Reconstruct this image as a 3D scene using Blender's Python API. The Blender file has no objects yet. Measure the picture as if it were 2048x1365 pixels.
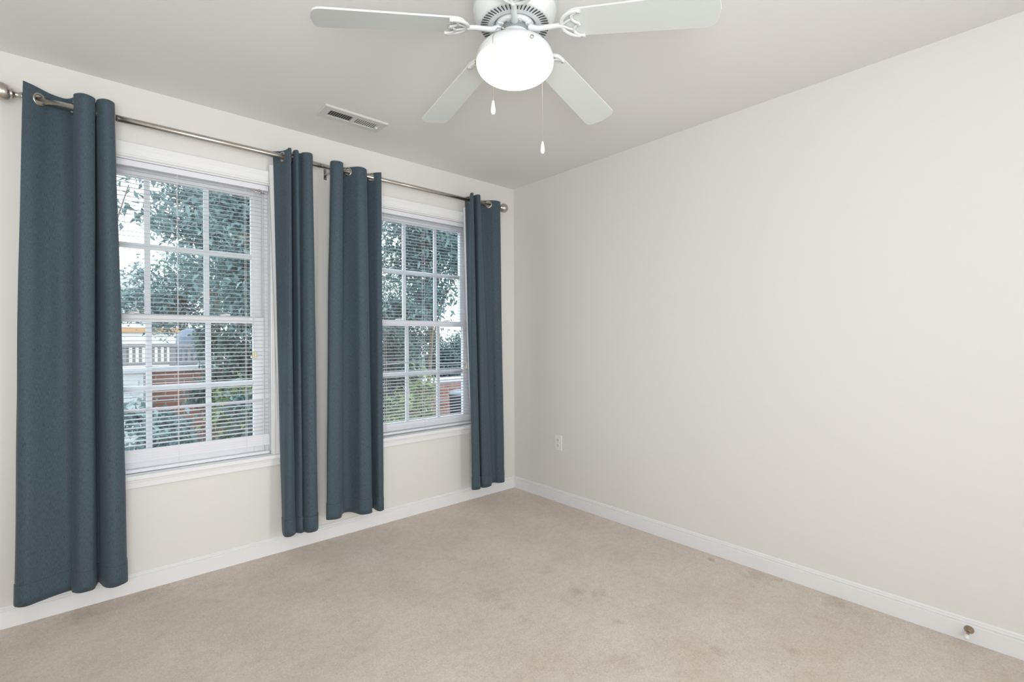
import bpy, bmesh, math, random
from mathutils import Vector, Matrix, noise
PI = math.pi
S = bpy.context.scene
COL = S.collection

# ------------------------------------------------------------------ camera, world, lights, exposure
def setup_camera():
    f, yaw, pit, rol = 967.07, 0.726043, -0.004712, -0.003705
    F = Vector((math.sin(yaw)*math.cos(pit), math.cos(yaw)*math.cos(pit), math.sin(pit)))
    R = Vector((math.cos(yaw), -math.sin(yaw), 0))
    U = R.cross(F)
    R2 = R*math.cos(rol) + U*math.sin(rol)
    U2 = -R*math.sin(rol) + U*math.cos(rol)
    cd = bpy.data.cameras.new('camera')
    cd.sensor_width = 36.0
    cd.lens = f/2048*36
    cd.clip_start = 0.02
    co = bpy.data.objects.new('camera', cd)
    COL.objects.link(co)
    m = Matrix((R2, U2, -F)).transposed().to_4x4()
    m.translation = Vector((-2.6494, -2.9585, 1.2168))
    co.matrix_world = m
    S.camera = co
setup_camera()

S.view_settings.view_transform = 'Standard'
S.view_settings.look = 'None'
S.view_settings.gamma = 1.0
S.view_settings.use_curve_mapping = False
S.view_settings.exposure = 0.12

W = bpy.data.worlds.new('overcast_sky'); S.world = W
W.use_nodes = True
nt = W.node_tree
bgn = nt.nodes['Background']
bgn.inputs['Color'].default_value = (0.82, 0.93, 1.0, 1)
bgn.inputs['Strength'].default_value = 2.5

def area_light(name, loc, target, sx, sy, power, col):
    d = bpy.data.lights.new(name, 'AREA'); d.shape = 'RECTANGLE'
    d.size = sx; d.size_y = sy; d.energy = power; d.color = col
    o = bpy.data.objects.new(name, d); COL.objects.link(o)
    o.location = loc
    o.rotation_euler = (Vector(target)-Vector(loc)).to_track_quat('-Z', 'Y').to_euler()
    return o
lt = area_light('back_right_fill', (-0.50, -4.42, 1.15), (-2.3, 0.0, 1.2), 0.75, 2.0, 11, (0.965, 0.985, 1.0))  # added fill lamp behind the camera, side-lighting the curtains; no doorway is built here
lt.data.spread = math.radians(86)
area_light('back_left_fill', (-2.80, -4.40, 1.35), (-0.4, 0.0, 1.2), 0.8, 1.9, 22, (0.965, 0.985, 1.0))  # unseen frontal fill lamp, added to brighten the window wall and corner
area_light('ceiling_bounce_flash', (-3.1, -3.5, 1.2), (-2.1, -2.3, 2.44), 0.9, 0.9, 43, (0.965, 0.985, 1.0))

# ------------------------------------------------------------------ material helpers
def new_mat(name):
    m = bpy.data.materials.new(name); m.use_nodes = True
    t = m.node_tree
    return m, t, t.nodes['Principled BSDF']
def plain(name, col, rough=0.5, metal=0.0, spec=0.5):
    m, t, b = new_mat(name)
    b.inputs['Base Color'].default_value = (*col, 1)
    b.inputs['Roughness'].default_value = rough
    b.inputs['Metallic'].default_value = metal
    b.inputs['Specular IOR Level'].default_value = spec
    return m
def N(t, kind, **kw):
    n = t.nodes.new(kind)
    for k, v in kw.items():
        if k in n.inputs: n.inputs[k].default_value = v
        else: setattr(n, k, v)
    return n
def mapped(t, coord='Object', scale=(1, 1, 1)):
    tc = N(t, 'ShaderNodeTexCoord'); mp = N(t, 'ShaderNodeMapping')
    mp.inputs['Scale'].default_value = scale
    t.links.new(tc.outputs[coord], mp.inputs['Vector'])
    return mp.outputs['Vector']
def ramp(t, fac, stops):
    r = N(t, 'ShaderNodeValToRGB')
    e = r.color_ramp.elements
    while len(e) < len(stops): e.new(0.5)
    for k, (p, c) in enumerate(stops):
        e[k].position = p; e[k].color = (*c, 1)
    t.links.new(fac, r.inputs['Fac'])
    return r.outputs['Color']
def mix(t, fac, a, b, mode='MIX'):
    n = N(t, 'ShaderNodeMix', data_type='RGBA', blend_type=mode)
    if hasattr(fac, 'links'): t.links.new(fac, n.inputs[0])
    else: n.inputs[0].default_value = fac
    for s, v in ((6, a), (7, b)):
        if hasattr(v, 'links'): t.links.new(v, n.inputs[s])
        else: n.inputs[s].default_value = (*v, 1)
    return n.outputs[2]
def bump(t, b, height, strength, dist=0.002):
    n = N(t, 'ShaderNodeBump', Strength=strength, Distance=dist)
    t.links.new(height, n.inputs['Height'])
    t.links.new(n.outputs['Normal'], b.inputs['Normal'])

def painted(name, col, rough=0.6, amount=0.15):
    m, t, b = new_mat(name)
    v = mapped(t, scale=(1, 1, 1))
    n1 = N(t, 'ShaderNodeTexNoise', Scale=260.0, Detail=3.0)
    t.links.new(v, n1.inputs['Vector'])
    b.inputs['Base Color'].default_value = (*col, 1)
    b.inputs['Roughness'].default_value = rough
    b.inputs['Specular IOR Level'].default_value = 0.3
    bump(t, b, n1.outputs['Fac'], amount, 0.001)
    return m
M_wall = painted('cream_wall_paint', (0.775, 0.764, 0.728), 0.65)
M_ceil = painted('ceiling_paint', (0.815, 0.810, 0.792), 0.8)
M_trim = painted('white_trim_paint', (0.845, 0.85, 0.86), 0.4, 0.05)
M_vinyl = plain('white_vinyl', (0.83, 0.835, 0.85), 0.4)
M_blind = plain('blind_vinyl', (0.80, 0.80, 0.84), 0.45)
M_cord = plain('blind_cord', (0.80, 0.80, 0.82), 0.7)
M_tassel = plain('cream_tassel', (0.75, 0.68, 0.50), 0.6)
M_fan = plain('fan_white_enamel', (0.72, 0.745, 0.75), 0.3)
M_blade = plain('fan_blade_white', (0.66, 0.69, 0.68), 0.4)
M_slot = plain('vent_dark', (0.07, 0.075, 0.075), 0.8)
M_darkgrey = plain('flywheel_grey', (0.22, 0.25, 0.25), 0.5)
M_chain = plain('chain_nickel', (0.62, 0.58, 0.52), 0.35, 1.0)
M_knob = plain('pull_knob_white', (0.90, 0.90, 0.88), 0.3)
M_plate = plain('outlet_plastic', (0.86, 0.86, 0.84), 0.35)
M_slotdark = plain('outlet_slot', (0.08, 0.08, 0.07), 0.6)
M_vent = plain('register_white', (0.68, 0.69, 0.66), 0.5)
M_bronze = plain('doorstop_bronze', (0.36, 0.28, 0.20), 0.35, 0.85)
M_rubber = plain('doorstop_rubber', (0.83, 0.82, 0.78), 0.6)
M_screw = plain('screw_metal', (0.7, 0.7, 0.68), 0.3, 1.0)

def brushed():
    m, t, b = new_mat('brushed_nickel')
    v = mapped(t, scale=(60, 900, 900))
    n1 = N(t, 'ShaderNodeTexNoise', Scale=1.0, Detail=2.0)
    t.links.new(v, n1.inputs['Vector'])
    c = ramp(t, n1.outputs['Fac'], [(0.3, (0.46, 0.43, 0.39)), (0.7, (0.64, 0.61, 0.57))])
    t.links.new(c, b.inputs['Base Color'])
    b.inputs['Metallic'].default_value = 1.0
    b.inputs['Roughness'].default_value = 0.3
    return m
M_nickel = brushed()

def fabric():
    m, t, b = new_mat('slate_blue_slub_fabric')
    v1 = mapped(t, 'UV', (900, 60, 1)); v2 = mapped(t, 'UV', (50, 900, 1)); v3 = mapped(t, 'UV', (260, 30, 1))
    a = N(t, 'ShaderNodeTexNoise', Scale=1.0, Detail=3.0); t.links.new(v1, a.inputs['Vector'])
    c = N(t, 'ShaderNodeTexNoise', Scale=1.0, Detail=3.0); t.links.new(v2, c.inputs['Vector'])
    d = N(t, 'ShaderNodeTexNoise', Scale=1.0, Detail=2.0); t.links.new(v3, d.inputs['Vector'])
    c1 = ramp(t, a.outputs['Fac'], [(0.30, (0.050, 0.077, 0.097)), (0.70, (0.094, 0.134, 0.162))])
    c2 = ramp(t, c.outputs['Fac'], [(0.30, (0.60, 0.62, 0.64)), (0.66, (1.0, 1.0, 1.0))])
    c3 = ramp(t, d.outputs['Fac'], [(0.26, (0.40, 0.42, 0.45)), (0.36, (1, 1, 1))])
    k = mix(t, 0.75, c1, c2, 'MULTIPLY'); k = mix(t, 0.9, k, c3, 'MULTIPLY')
    t.links.new(k, b.inputs['Base Color'])
    b.inputs['Roughness'].default_value = 0.72
    b.inputs['Specular IOR Level'].default_value = 0.25
    b.inputs['Sheen Weight'].default_value = 0.12
    b.inputs['Sheen Tint'].default_value = (0.75, 0.88, 0.95, 1)
    bump(t, b, a.outputs['Fac'], 0.25, 0.001)
    return m
M_fabric = fabric()
M_lining = plain('curtain_lining', (0.72, 0.73, 0.74), 0.8)

def carpet():
    m, t, b = new_mat('beige_carpet')
    v = mapped(t)
    f1 = N(t, 'ShaderNodeTexNoise', Scale=130.0, Detail=5.0, Roughness=0.8); t.links.new(v, f1.inputs['Vector'])
    f2 = N(t, 'ShaderNodeTexNoise', Scale=3.2, Detail=6.0, Roughness=0.65); t.links.new(v, f2.inputs['Vector'])
    f3 = N(t, 'ShaderNodeTexNoise', Scale=28.0, Detail=5.0, Roughness=0.7); t.links.new(v, f3.inputs['Vector'])
    base = ramp(t, f1.outputs['Fac'], [(0.30, (0.66, 0.575, 0.510)), (0.70, (0.98, 0.885, 0.805))])
    soil = ramp(t, f2.outputs['Fac'], [(0.30, (0.87, 0.84, 0.81)), (0.62, (1, 1, 1))])
    tuft = ramp(t, f3.outputs['Fac'], [(0.28, (0.80, 0.765, 0.74)), (0.55, (1, 1, 1))])
    k = mix(t, 0.9, base, soil, 'MULTIPLY'); k = mix(t, 0.55, k, tuft, 'MULTIPLY')
    # spilled stains, each a blob of its own on the pile
    tc = N(t, 'ShaderNodeTexCoord')
    wob = N(t, 'ShaderNodeTexNoise', Scale=14.0, Detail=5.0, Roughness=0.7); t.links.new(tc.outputs['Object'], wob.inputs['Vector'])
    for (x, y, r, s) in STAINS:
        d = N(t, 'ShaderNodeVectorMath', operation='DISTANCE'); t.links.new(tc.outputs['Object'], d.inputs[0])
        d.inputs[1].default_value = (x, y, 0)
        a = N(t, 'ShaderNodeMath', operation='MULTIPLY_ADD'); t.links.new(wob.outputs['Fac'], a.inputs[0])
        a.inputs[1].default_value = r*2.6; t.links.new(d.outputs['Value'], a.inputs[2])
        g = N(t, 'ShaderNodeMapRange'); t.links.new(a.outputs[0], g.inputs['Value'])
        g.inputs['From Min'].default_value = r*1.15; g.inputs['From Max'].default_value = r*2.3
        g.inputs['To Min'].default_value = s; g.inputs['To Max'].default_value = 0.0
        fm = N(t, 'ShaderNodeMath', operation='MULTIPLY_ADD'); t.links.new(f1.outputs['Fac'], fm.inputs[0])
        fm.inputs[1].default_value = -3.0; fm.inputs[2].default_value = 2.45
        fm.use_clamp = True
        gm = N(t, 'ShaderNodeMath', operation='MULTIPLY'); t.links.new(g.outputs['Result'], gm.inputs[0]); t.links.new(fm.outputs[0], gm.inputs[1])
        k = mix(t, gm.outputs[0], k, (0.36, 0.265, 0.205))
    t.links.new(k, b.inputs['Base Color'])
    b.inputs['Roughness'].default_value = 0.95
    b.inputs['Specular IOR Level'].default_value = 0.1
    b.inputs['Sheen Weight'].default_value = 0.15
    bump(t, b, f1.outputs['Fac'], 0.8, 0.006)
    return m
STAINS = [(-1.20, -1.18, .085, .36), (-1.23, -1.30, .05, .30), (-0.88, -1.42, .05, .42), (-0.82, -1.52, .055, .42), (-1.22, -1.43, .06, .26),
          (-0.94, -1.71, .03, .4), (-0.08, -1.70, .03, .6), (-0.05, -2.02, .035, .55), (-0.09, -1.93, .08, .3), (-0.08, -2.28, .07, .26),
          (-0.81, -2.09, .05, .34), (-0.60, -2.28, .04, .38), (-1.13, -1.88, .07, .24), (-1.13, -0.74, .05, .24), (-0.84, -1.19, .05, .24),
          (-2.66, -0.08, .10, .36), (-2.40, -0.07, .11, .30), (-2.17, -0.20, .08, .24), (-0.70, -1.14, .05, .18)]
M_carpet = carpet()

def brick():
    m, t, b = new_mat('red_brick')
    tc = N(t, 'ShaderNodeTexCoord'); sp = N(t, 'ShaderNodeSeparateXYZ'); cb = N(t, 'ShaderNodeCombineXYZ')
    t.links.new(tc.outputs['Object'], sp.inputs[0])
    ad = N(t, 'ShaderNodeMath', operation='ADD'); t.links.new(sp.outputs[0], ad.inputs[0]); t.links.new(sp.outputs[1], ad.inputs[1])
    t.links.new(ad.outputs[0], cb.inputs[0]); t.links.new(sp.outputs[2], cb.inputs[1])
    br = N(t, 'ShaderNodeTexBrick', Scale=1.0)
    br.inputs['Brick Width'].default_value = 0.21; br.inputs['Row Height'].default_value = 0.073
    br.inputs['Mortar Size'].default_value = 0.006
    br.inputs['Color1'].default_value = (0.33, 0.135, 0.105, 1)
    br.inputs['Color2'].default_value = (0.42, 0.20, 0.16, 1)
    br.inputs['Mortar'].default_value = (0.48, 0.43, 0.40, 1)
    t.links.new(cb.outputs[0], br.inputs['Vector'])
    t.links.new(br.outputs['Color'], b.inputs['Base Color'])
    b.inputs['Roughness'].default_value = 0.9
    return m
M_brick = brick()
M_cap = plain('pale_coping', (0.74, 0.74, 0.76), 0.8)
M_rail = plain('weathered_wood', (0.33, 0.32, 0.34), 0.8)
M_whitebox = plain('white_siding', (0.80, 0.81, 0.83), 0.6)
M_bin = plain('dark_plastic', (0.045, 0.05, 0.065), 0.5)
M_binlid = plain('bin_lid_grey', (0.36, 0.40, 0.46), 0.45)
M_cover = plain('grill_cover', (0.20, 0.25, 0.33), 0.7)
M_housewall = plain('house_pale_siding', (0.78, 0.76, 0.74), 0.8)
M_houseorange = plain('house_terracotta', (0.62, 0.36, 0.18), 0.8)
M_houseroof = plain('house_roof', (0.40, 0.38, 0.38), 0.9)
M_winglass_far = plain('far_window', (0.20, 0.24, 0.28), 0.15)
M_bark = plain('bark', (0.20, 0.16, 0.13), 0.9)

def ground_mat():
    m, t, b = new_mat('garden_mulch')
    v = mapped(t)
    n1 = N(t, 'ShaderNodeTexNoise', Scale=9.0, Detail=8.0); t.links.new(v, n1.inputs['Vector'])
    c = ramp(t, n1.outputs['Fac'], [(0.3, (0.16, 0.15, 0.13)), (0.7, (0.34, 0.33, 0.30))])
    t.links.new(c, b.inputs['Base Color']); b.inputs['Roughness'].default_value = 0.95
    return m
M_ground = ground_mat()

def leaf_mat(name, c1, c2):
    m, t, b = new_mat(name)
    g = N(t, 'ShaderNodeNewGeometry')
    c = ramp(t, g.outputs['Random Per Island'], [(0.0, c1), (0.75, c2), (1.0, tuple(min(1, x*1.7) for x in c2))])
    t.links.new(c, b.inputs['Base Color'])
    b.inputs['Roughness'].default_value = 0.38
    tr = N(t, 'ShaderNodeBsdfTranslucent'); t.links.new(c, tr.inputs['Color'])
    ms = N(t, 'ShaderNodeMixShader'); ms.inputs[0].default_value = 0.3
    t.links.new(b.outputs[0], ms.inputs[1]); t.links.new(tr.outputs[0], ms.inputs[2])
    t.links.new(ms.outputs[0], t.nodes['Material Output'].inputs['Surface'])
    return m
M_leafA = leaf_mat('blue_green_leaves', (0.12, 0.20, 0.20), (0.21, 0.32, 0.32))
M_leafB = leaf_mat('dark_green_leaves', (0.09, 0.15, 0.145), (0.16, 0.25, 0.23))
M_leafC = leaf_mat('yellow_green_leaves', (0.15, 0.21, 0.12), (0.33, 0.40, 0.20))

def glass():
    m = bpy.data.materials.new('window_glass'); m.use_nodes = True
    t = m.node_tree; t.nodes.remove(t.nodes['Principled BSDF'])
    tr = N(t, 'ShaderNodeBsdfTransparent'); tr.inputs['Color'].default_value = (0.93, 0.97, 0.98, 1)
    gl = N(t, 'ShaderNodeBsdfGlossy', Roughness=0.0); gl.inputs['Color'].default_value = (1, 1, 1, 1)
    fr = N(t, 'ShaderNodeFresnel', IOR=1.75)
    ms = N(t, 'ShaderNodeMixShader')
    t.links.new(fr.outputs[0], ms.inputs[0]); t.links.new(tr.outputs[0], ms.inputs[1]); t.links.new(gl.outputs[0], ms.inputs[2])
    t.links.new(ms.outputs[0], t.nodes['Material Output'].inputs['Surface'])
    return m
M_glass = glass()

def bowl_mat():
    m = bpy.data.materials.new('lit_frosted_glass'); m.use_nodes = True
    t = m.node_tree; t.nodes.remove(t.nodes['Principled BSDF'])
    tr = N(t, 'ShaderNodeBsdfTranslucent'); tr.inputs['Color'].default_value = (0.95, 0.90, 0.82, 1)
    em = N(t, 'ShaderNodeEmission', Strength=0.62); em.inputs['Color'].default_value = (1.0, 0.92, 0.79, 1)
    ad = N(t, 'ShaderNodeAddShader')
    t.links.new(tr.outputs[0], ad.inputs[0]); t.links.new(em.outputs[0], ad.inputs[1])
    t.links.new(ad.outputs[0], t.nodes['Material Output'].inputs['Surface'])
    return m
M_bowl = bowl_mat()

# ------------------------------------------------------------------ mesh helpers
def add_box(bm, x0, x1, y0, y1, z0, z1, M=None):
    vs = [bm.verts.new(M @ Vector(p) if M else Vector(p)) for p in
          ((x0, y0, z0), (x1, y0, z0), (x1, y1, z0), (x0, y1, z0), (x0, y0, z1), (x1, y0, z1), (x1, y1, z1), (x0, y1, z1))]
    for q in ((0, 3, 2, 1), (4, 5, 6, 7), (0, 1, 5, 4), (1, 2, 6, 5), (2, 3, 7, 6), (3, 0, 4, 7)):
        bm.faces.new([vs[k] for k in q])
def add_lathe(bm, prof, axis=Vector((0, 0, 1)), origin=Vector((0, 0, 0)), seg=32, smooth=True):
    # prof: list of (radius, distance along the axis)
    q = Vector((0, 0, 1)).rotation_difference(axis)
    rings = []
    for r, h in prof:
        if r < 1e-6:
            rings.append([bm.verts.new(origin + q @ Vector((0, 0, h)))])
        else:
            rings.append([bm.verts.new(origin + q @ Vector((r*math.cos(2*PI*k/seg), r*math.sin(2*PI*k/seg), h))) for k in range(seg)])
    for a, b in zip(rings, rings[1:]):
        for k in range(seg):
            k2 = (k+1) % seg
            if len(a) == 1 and len(b) == 1: continue
            if len(a) == 1: f = bm.faces.new((a[0], b[k], b[k2]))
            elif len(b) == 1: f = bm.faces.new((a[k], a[k2], b[0]))
            else: f = bm.faces.new((a[k], a[k2], b[k2], b[k]))
            f.smooth = smooth
def add_tube(bm, pts, rad, seg=10, flat=1.0, cap=True):
    # tube along a path; rad a number or list; flat squashes the section in z
    pts = [Vector(p) for p in pts]
    n = len(pts)
    if not isinstance(rad, (list, tuple)): rad = [rad]*n
    rings = []
    for i, p in enumerate(pts):
        t = (pts[min(i+1, n-1)] - pts[max(i-1, 0)]).normalized()
        up = Vector((0, 0, 1)) if abs(t.z) < 0.9 else Vector((1, 0, 0))
        a = t.cross(up).normalized(); b = a.cross(t).normalized()
        rings.append([bm.verts.new(p + a*rad[i]*math.cos(2*PI*k/seg) + b*rad[i]*flat*math.sin(2*PI*k/seg)) for k in range(seg)])
    for a, b in zip(rings, rings[1:]):
        for k in range(seg):
            f = bm.faces.new((a[k], a[(k+1) % seg], b[(k+1) % seg], b[k])); f.smooth = True
    if cap:
        bm.faces.new(rings[0][::-1]); bm.faces.new(rings[-1])
def catmull(P, n):
    # n samples, evenly spaced in the parameter, through the points P
    out = []
    m = len(P)-1
    for i in range(n):
        u = i/(n-1)*m; k = min(int(u), m-1); t = u-k
        p0, p1, p2, p3 = (Vector(P[max(k-1, 0)]), Vector(P[k]), Vector(P[k+1]), Vector(P[min(k+2, m)]))
        out.append(0.5*((2*p1) + (p2-p0)*t + (2*p0-5*p1+4*p2-p3)*t*t + (3*p1-p0-3*p2+p3)*t**3))
    return out
def obj(name, bm, mat, parent=None, bevel=0.0, recalc=True):
    if recalc: bmesh.ops.recalc_face_normals(bm, faces=bm.faces)
    me = bpy.data.meshes.new(name); bm.to_mesh(me); bm.free()
    me.materials.append(mat)
    o = bpy.data.objects.new(name, me); COL.objects.link(o)
    if parent: o.parent = parent
    if bevel:
        b = o.modifiers.new('bevel', 'BEVEL'); b.width = bevel; b.segments = 2; b.limit_method = 'ANGLE'
    return o
def box(name, x0, x1, y0, y1, z0, z1, mat, parent=None, bevel=0.0):
    bm = bmesh.new(); add_box(bm, x0, x1, y0, y1, z0, z1)
    return obj(name, bm, mat, parent, bevel)
def tag(o, label, cat, group=None):
    o['label'] = label; o['category'] = cat
    if group: o['group'] = group
    return o
def struct(o):
    o['kind'] = 'structure'; return o
def thing(name, loc, label, cat, group=None):
    o = bpy.data.objects.new(name, None); COL.objects.link(o); o.location = loc
    o.empty_display_size = 0.1
    return tag(o, label, cat, group)
def shift(o, loc):   # meshes are written in world coordinates; bring them under an Empty standing at loc
    o.data.transform(Matrix.Translation(-Vector(loc))); return o

H = 2.44
XL, YB = -4.0, -4.5
# ------------------------------------------------------------------ room shell
WIN = (-2.272, -0.813)       # window centres along the back wall
HW = 0.427; Z0, Z1 = 0.545, 2.095
bm = bmesh.new()
xs = [XL-0.15]
for c in WIN: xs += [c-HW, c+HW]
xs.append(0.15)
for i in range(len(xs)-1):
    if i % 2 == 0: add_box(bm, xs[i], xs[i+1], 0, 0.15, -0.1, H+0.1)
    else:
        add_box(bm, xs[i], xs[i+1], 0, 0.15, -0.1, Z0)
        add_box(bm, xs[i], xs[i+1], 0, 0.15, Z1, H+0.1)
struct(obj('wall_back', bm, M_wall))
struct(box('wall_right', 0, 0.15, YB, 0, -0.1, H+0.1, M_wall))
struct(box('wall_left', XL-0.15, XL, YB, 0, -0.1, H+0.1, M_wall))
struct(box('wall_front', XL-0.15, 0.15, YB-0.15, YB, -0.1, H+0.1, M_wall))
struct(box('floor', XL, 0, YB, 0, -0.1, 0, M_carpet))
struct(box('ceiling', XL, 0, YB, 0, H, H+0.1, M_ceil))

def baseboard(name, a, b, inward):
    # a-b runs along the wall; inward is the unit vector into the room
    prof = [(0, 0.0), (0.014, 0.0), (0.014, 0.066), (0.0095, 0.0685), (0.0095, 0.0705), (0.0125, 0.074), (0.0125, 0.0775), (0.0085, 0.080), (0.0085, 0.082), (0.0095, 0.086), (0.005, 0.091), (0, 0.091)]
    bm = bmesh.new(); A, B, I = Vector(a), Vector(b), Vector(inward)
    ra = [bm.verts.new(A + I*d + Vector((0, 0, z))) for d, z in prof]
    rb = [bm.verts.new(B + I*d + Vector((0, 0, z))) for d, z in prof]
    for k in range(len(prof)):
        bm.faces.new((ra[k], ra[(k+1) % len(prof)], rb[(k+1) % len(prof)], rb[k]))
    bm.faces.new(ra); bm.faces.new(rb[::-1])
    return struct(obj(name, bm, M_trim))
baseboard('baseboard_back', (XL, 0, 0), (0, 0, 0), (0, -1, 0))
baseboard('baseboard_right', (0, YB, 0), (0, -0.014, 0), (-1, 0, 0))

# ------------------------------------------------------------------ windows
def window(name, cx):
    root = bpy.data.objects.new(name, None); COL.objects.link(root); root.location = (cx, 0, Z0); struct(root)
    L = (cx, 0, Z0)
    def part(n, bm, mat, parent=root, bevel=0.0):
        o = shift(obj(n, bm, mat, None, bevel), L); o.parent = parent; return o
    # casing: moulded profile swept up one side, over the head and down the other
    prof = [(0, 0), (0, .010), (.004, .014), (.010, .014), (.014, .011), (.040, .012), (.046, .016), (.052, .019), (.066, .019), (.070, .016), (.070, 0)]
    bm = bmesh.new(); rings = []
    zb = Z0+0.02
    for (x, z, dx, dz) in ((cx-HW, zb, -1, 0), (cx-HW, Z1, -1, 1), (cx+HW, Z1, 1, 1), (cx+HW, zb, 1, 0)):
        rings.append([bm.verts.new((x+dx*w, -t_, z+dz*w)) for w, t_ in prof])
    for a, b in zip(rings, rings[1:]):
        for k in range(len(prof)-1): bm.faces.new((a[k], a[k+1], b[k+1], b[k]))
    bm.faces.new(rings[0]); bm.faces.new(rings[-1][::-1])
    part('casing', bm, M_trim)
    bm = bmesh.new(); add_box(bm, cx-HW-.085, cx+HW+.085, -0.040, -0.0005, Z0, Z0+.022)
    add_box(bm, cx-HW+.001, cx+HW-.001, -0.01, 0.10, Z0+.0005, Z0+.0215)
    part('window_stool', bm, M_trim, bevel=0.004)
    bm = bmesh.new(); add_box(bm, cx-HW-.070, cx+HW+.070, -0.016, 0, Z0-.042, Z0)
    add_box(bm, cx-HW-.070, cx+HW+.070, -0.022, 0, Z0-.014, Z0)
    part('apron', bm, M_trim, bevel=0.002)
    # vinyl frame and tracks lining the opening
    bm = bmesh.new()
    for s in (-1, 1):
        a, b = sorted((cx+s*HW, cx+s*(HW-.006))); add_box(bm, a, b, 0.0, 0.062, Z0+.022, Z1)
        a, b = sorted((cx+s*HW, cx+s*(HW-.024))); add_box(bm, a, b, 0.062, 0.15, Z0+.022, Z1)
    add_box(bm, cx-HW, cx+HW, 0.0, 0.062, Z1-.006, Z1)
    add_box(bm, cx-HW, cx+HW, 0.062, 0.15, Z1-.018, Z1)
    add_box(bm, cx-HW, cx+HW, 0.060, 0.15, Z0-.01, Z0+.034)
    part('jamb', bm, M_vinyl)
    def sash(y0, y1, za, zb, ga, gb):
        bm = bmesh.new(); w = HW-.024; g = .347
        add_box(bm, cx-w, cx-g, y0, y1, za, zb); add_box(bm, cx+g, cx+w, y0, y1, za, zb)
        add_box(bm, cx-g, cx+g, y0, y1, za, ga); add_box(bm, cx-g, cx+g, y0, y1, gb, zb)
        s = part('sash', bm, M_vinyl, bevel=0.003)
        ym = (y0+y1)/2
        bm = bmesh.new()
        for k in (-1, 1): add_box(bm, cx+k*.129-.0125, cx+k*.129+.0125, ym-.006, ym+.006, ga, gb)
        zm = (ga+gb)/2; add_box(bm, cx-g, cx+g, ym-.0055, ym+.0055, zm-.014, zm+.014)
        part('muntin_grid', bm, M_vinyl, s)
        bm = bmesh.new()
        v = [bm.verts.new(p) for p in ((cx-g, ym-.008, ga), (cx+g, ym-.008, ga), (cx+g, ym-.008, gb), (cx-g, ym-.008, gb))]
        bm.faces.new(v)
        part('glass', bm, M_glass, s)
        return s
    sash(0.103, 0.135, 1.312, 2.078, 1.350, 2.035)
    low = sash(0.066, 0.098, Z0+.034, 1.346, 0.640, 1.308)
    for dx in (-.2, .2):
        bm = bmesh.new()
        add_lathe(bm, [(0, 0), (.016, 0), (.016, .008), (.010, .012), (0, .012)], Vector((0, 0, 1)), Vector((cx+dx, .082, 1.346)), 16)
        add_box(bm, cx+dx-.004, cx+dx+.034, .074, .082, 1.350, 1.359)
        part('sash_lock', bm, M_vinyl, low)
    return root
window('window_1', WIN[0]); window('window_2', WIN[1])

# ------------------------------------------------------------------ blinds
def blind(cx, label, slats, ladders, cord_s, tassel_z, rail_z):
    loc = (cx, 0.03, rail_z)
    root = thing('window_blind', loc, label, 'blind', 'white mini blinds in the windows')
    w = HW-.010
    def part(n, bm, mat, parent=root, bevel=0.0):
        o = shift(obj(n, bm, mat, None, bevel), loc); o.parent = parent; return o
    bm = bmesh.new(); add_box(bm, cx-w, cx+w, .012, .040, Z1-.036, Z1-.007)
    part('headrail', bm, M_blind, bevel=0.002)
    # slats: slightly cambered thin strips
    bm = bmesh.new()
    for (z, tilt, dz) in slats:
        nx = 14; prev = None
        for i in range(nx+1):
            u = i/nx; x = cx-w+2*w*u; zz = z+dz(u)
            ring = []
            for (a, c) in ((-.0125, 0), (0, .0014), (.0125, 0), (.0125, -.0006), (0, .0008), (-.0125, -.0006)):
                ring.append(bm.verts.new((x, .030+a*math.cos(tilt)-c*math.sin(tilt), zz+a*math.sin(tilt)+c*math.cos(tilt))))
            if prev:
                for k in range(6): bm.faces.new((prev[k], prev[(k+1) % 6], ring[(k+1) % 6], ring[k]))
            else: bm.faces.new(ring)
            prev = ring
        bm.faces.new(prev[::-1])
    part('slats', bm, M_blind)
    bm = bmesh.new(); add_box(bm, cx-w, cx+w, .019, .042, rail_z, rail_z+.015)
    part('bottom_rail', bm, M_blind, bevel=0.003)
    for s in ladders:
        bm = bmesh.new()
        for yy in (.0165, .0435):
            add_box(bm, s-.0007, s+.0007, yy-.0006, yy+.0006, rail_z+.01, Z1-.03)
        part('ladder_cord', bm, M_cord)
    bm = bmesh.new()
    for d in (-.004, .004): add_tube(bm, [(cord_s+d, .010, Z1-.034), (cord_s+d*.8, .009, (tassel_z+Z1)/2), (cord_s+d*.4, .009, tassel_z+.03)], .0009, 6)
    pc = part('pull_cord', bm, M_cord)
    for d in (-.006, .005):
        bm = bmesh.new(); add_lathe(bm, [(0, .03), (.003, .03), (.004, .02), (.0075, -.006), (.006, -.010), (0, -.010)], Vector((d*.4, 0, 1)).normalized(), Vector((cord_s+d, .009, tassel_z-abs(d)*2)), 12)
        part('tassel', bm, M_tassel, pc)
    bm = bmesh.new(); add_tube(bm, [(cord_s+.03, .012, Z1-.034), (cord_s+.03, .008, Z1-.05), (cord_s+.034, .008, Z1-.066)], .0022, 8)
    add_tube(bm, [(cord_s-.012, .008, Z1-.048), (cord_s+.058, .009, Z1-.056)], .0025, 8)
    part('tilt_wand_hook', bm, M_chain)
    return root
random.seed(4)
flat0 = lambda u: 0.0
PITCH = 0.0213
sl = []
z = 2.044
while z > 0.685:
    if 0.880 < z < 0.902: pass
    elif 0.860 < z <= 0.880: sl.append((z, 0.55, flat0)); sl.append((z+.006, 0.2, lambda u: -.004*math.sin(PI*u)))
    else:
        a = random.uniform(-.0012, .0012)
        sl.append((z, 0.11+random.uniform(-.03, .03), (lambda a: (lambda u: a*math.sin(PI*u)))(a)))
    z -= PITCH
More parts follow.
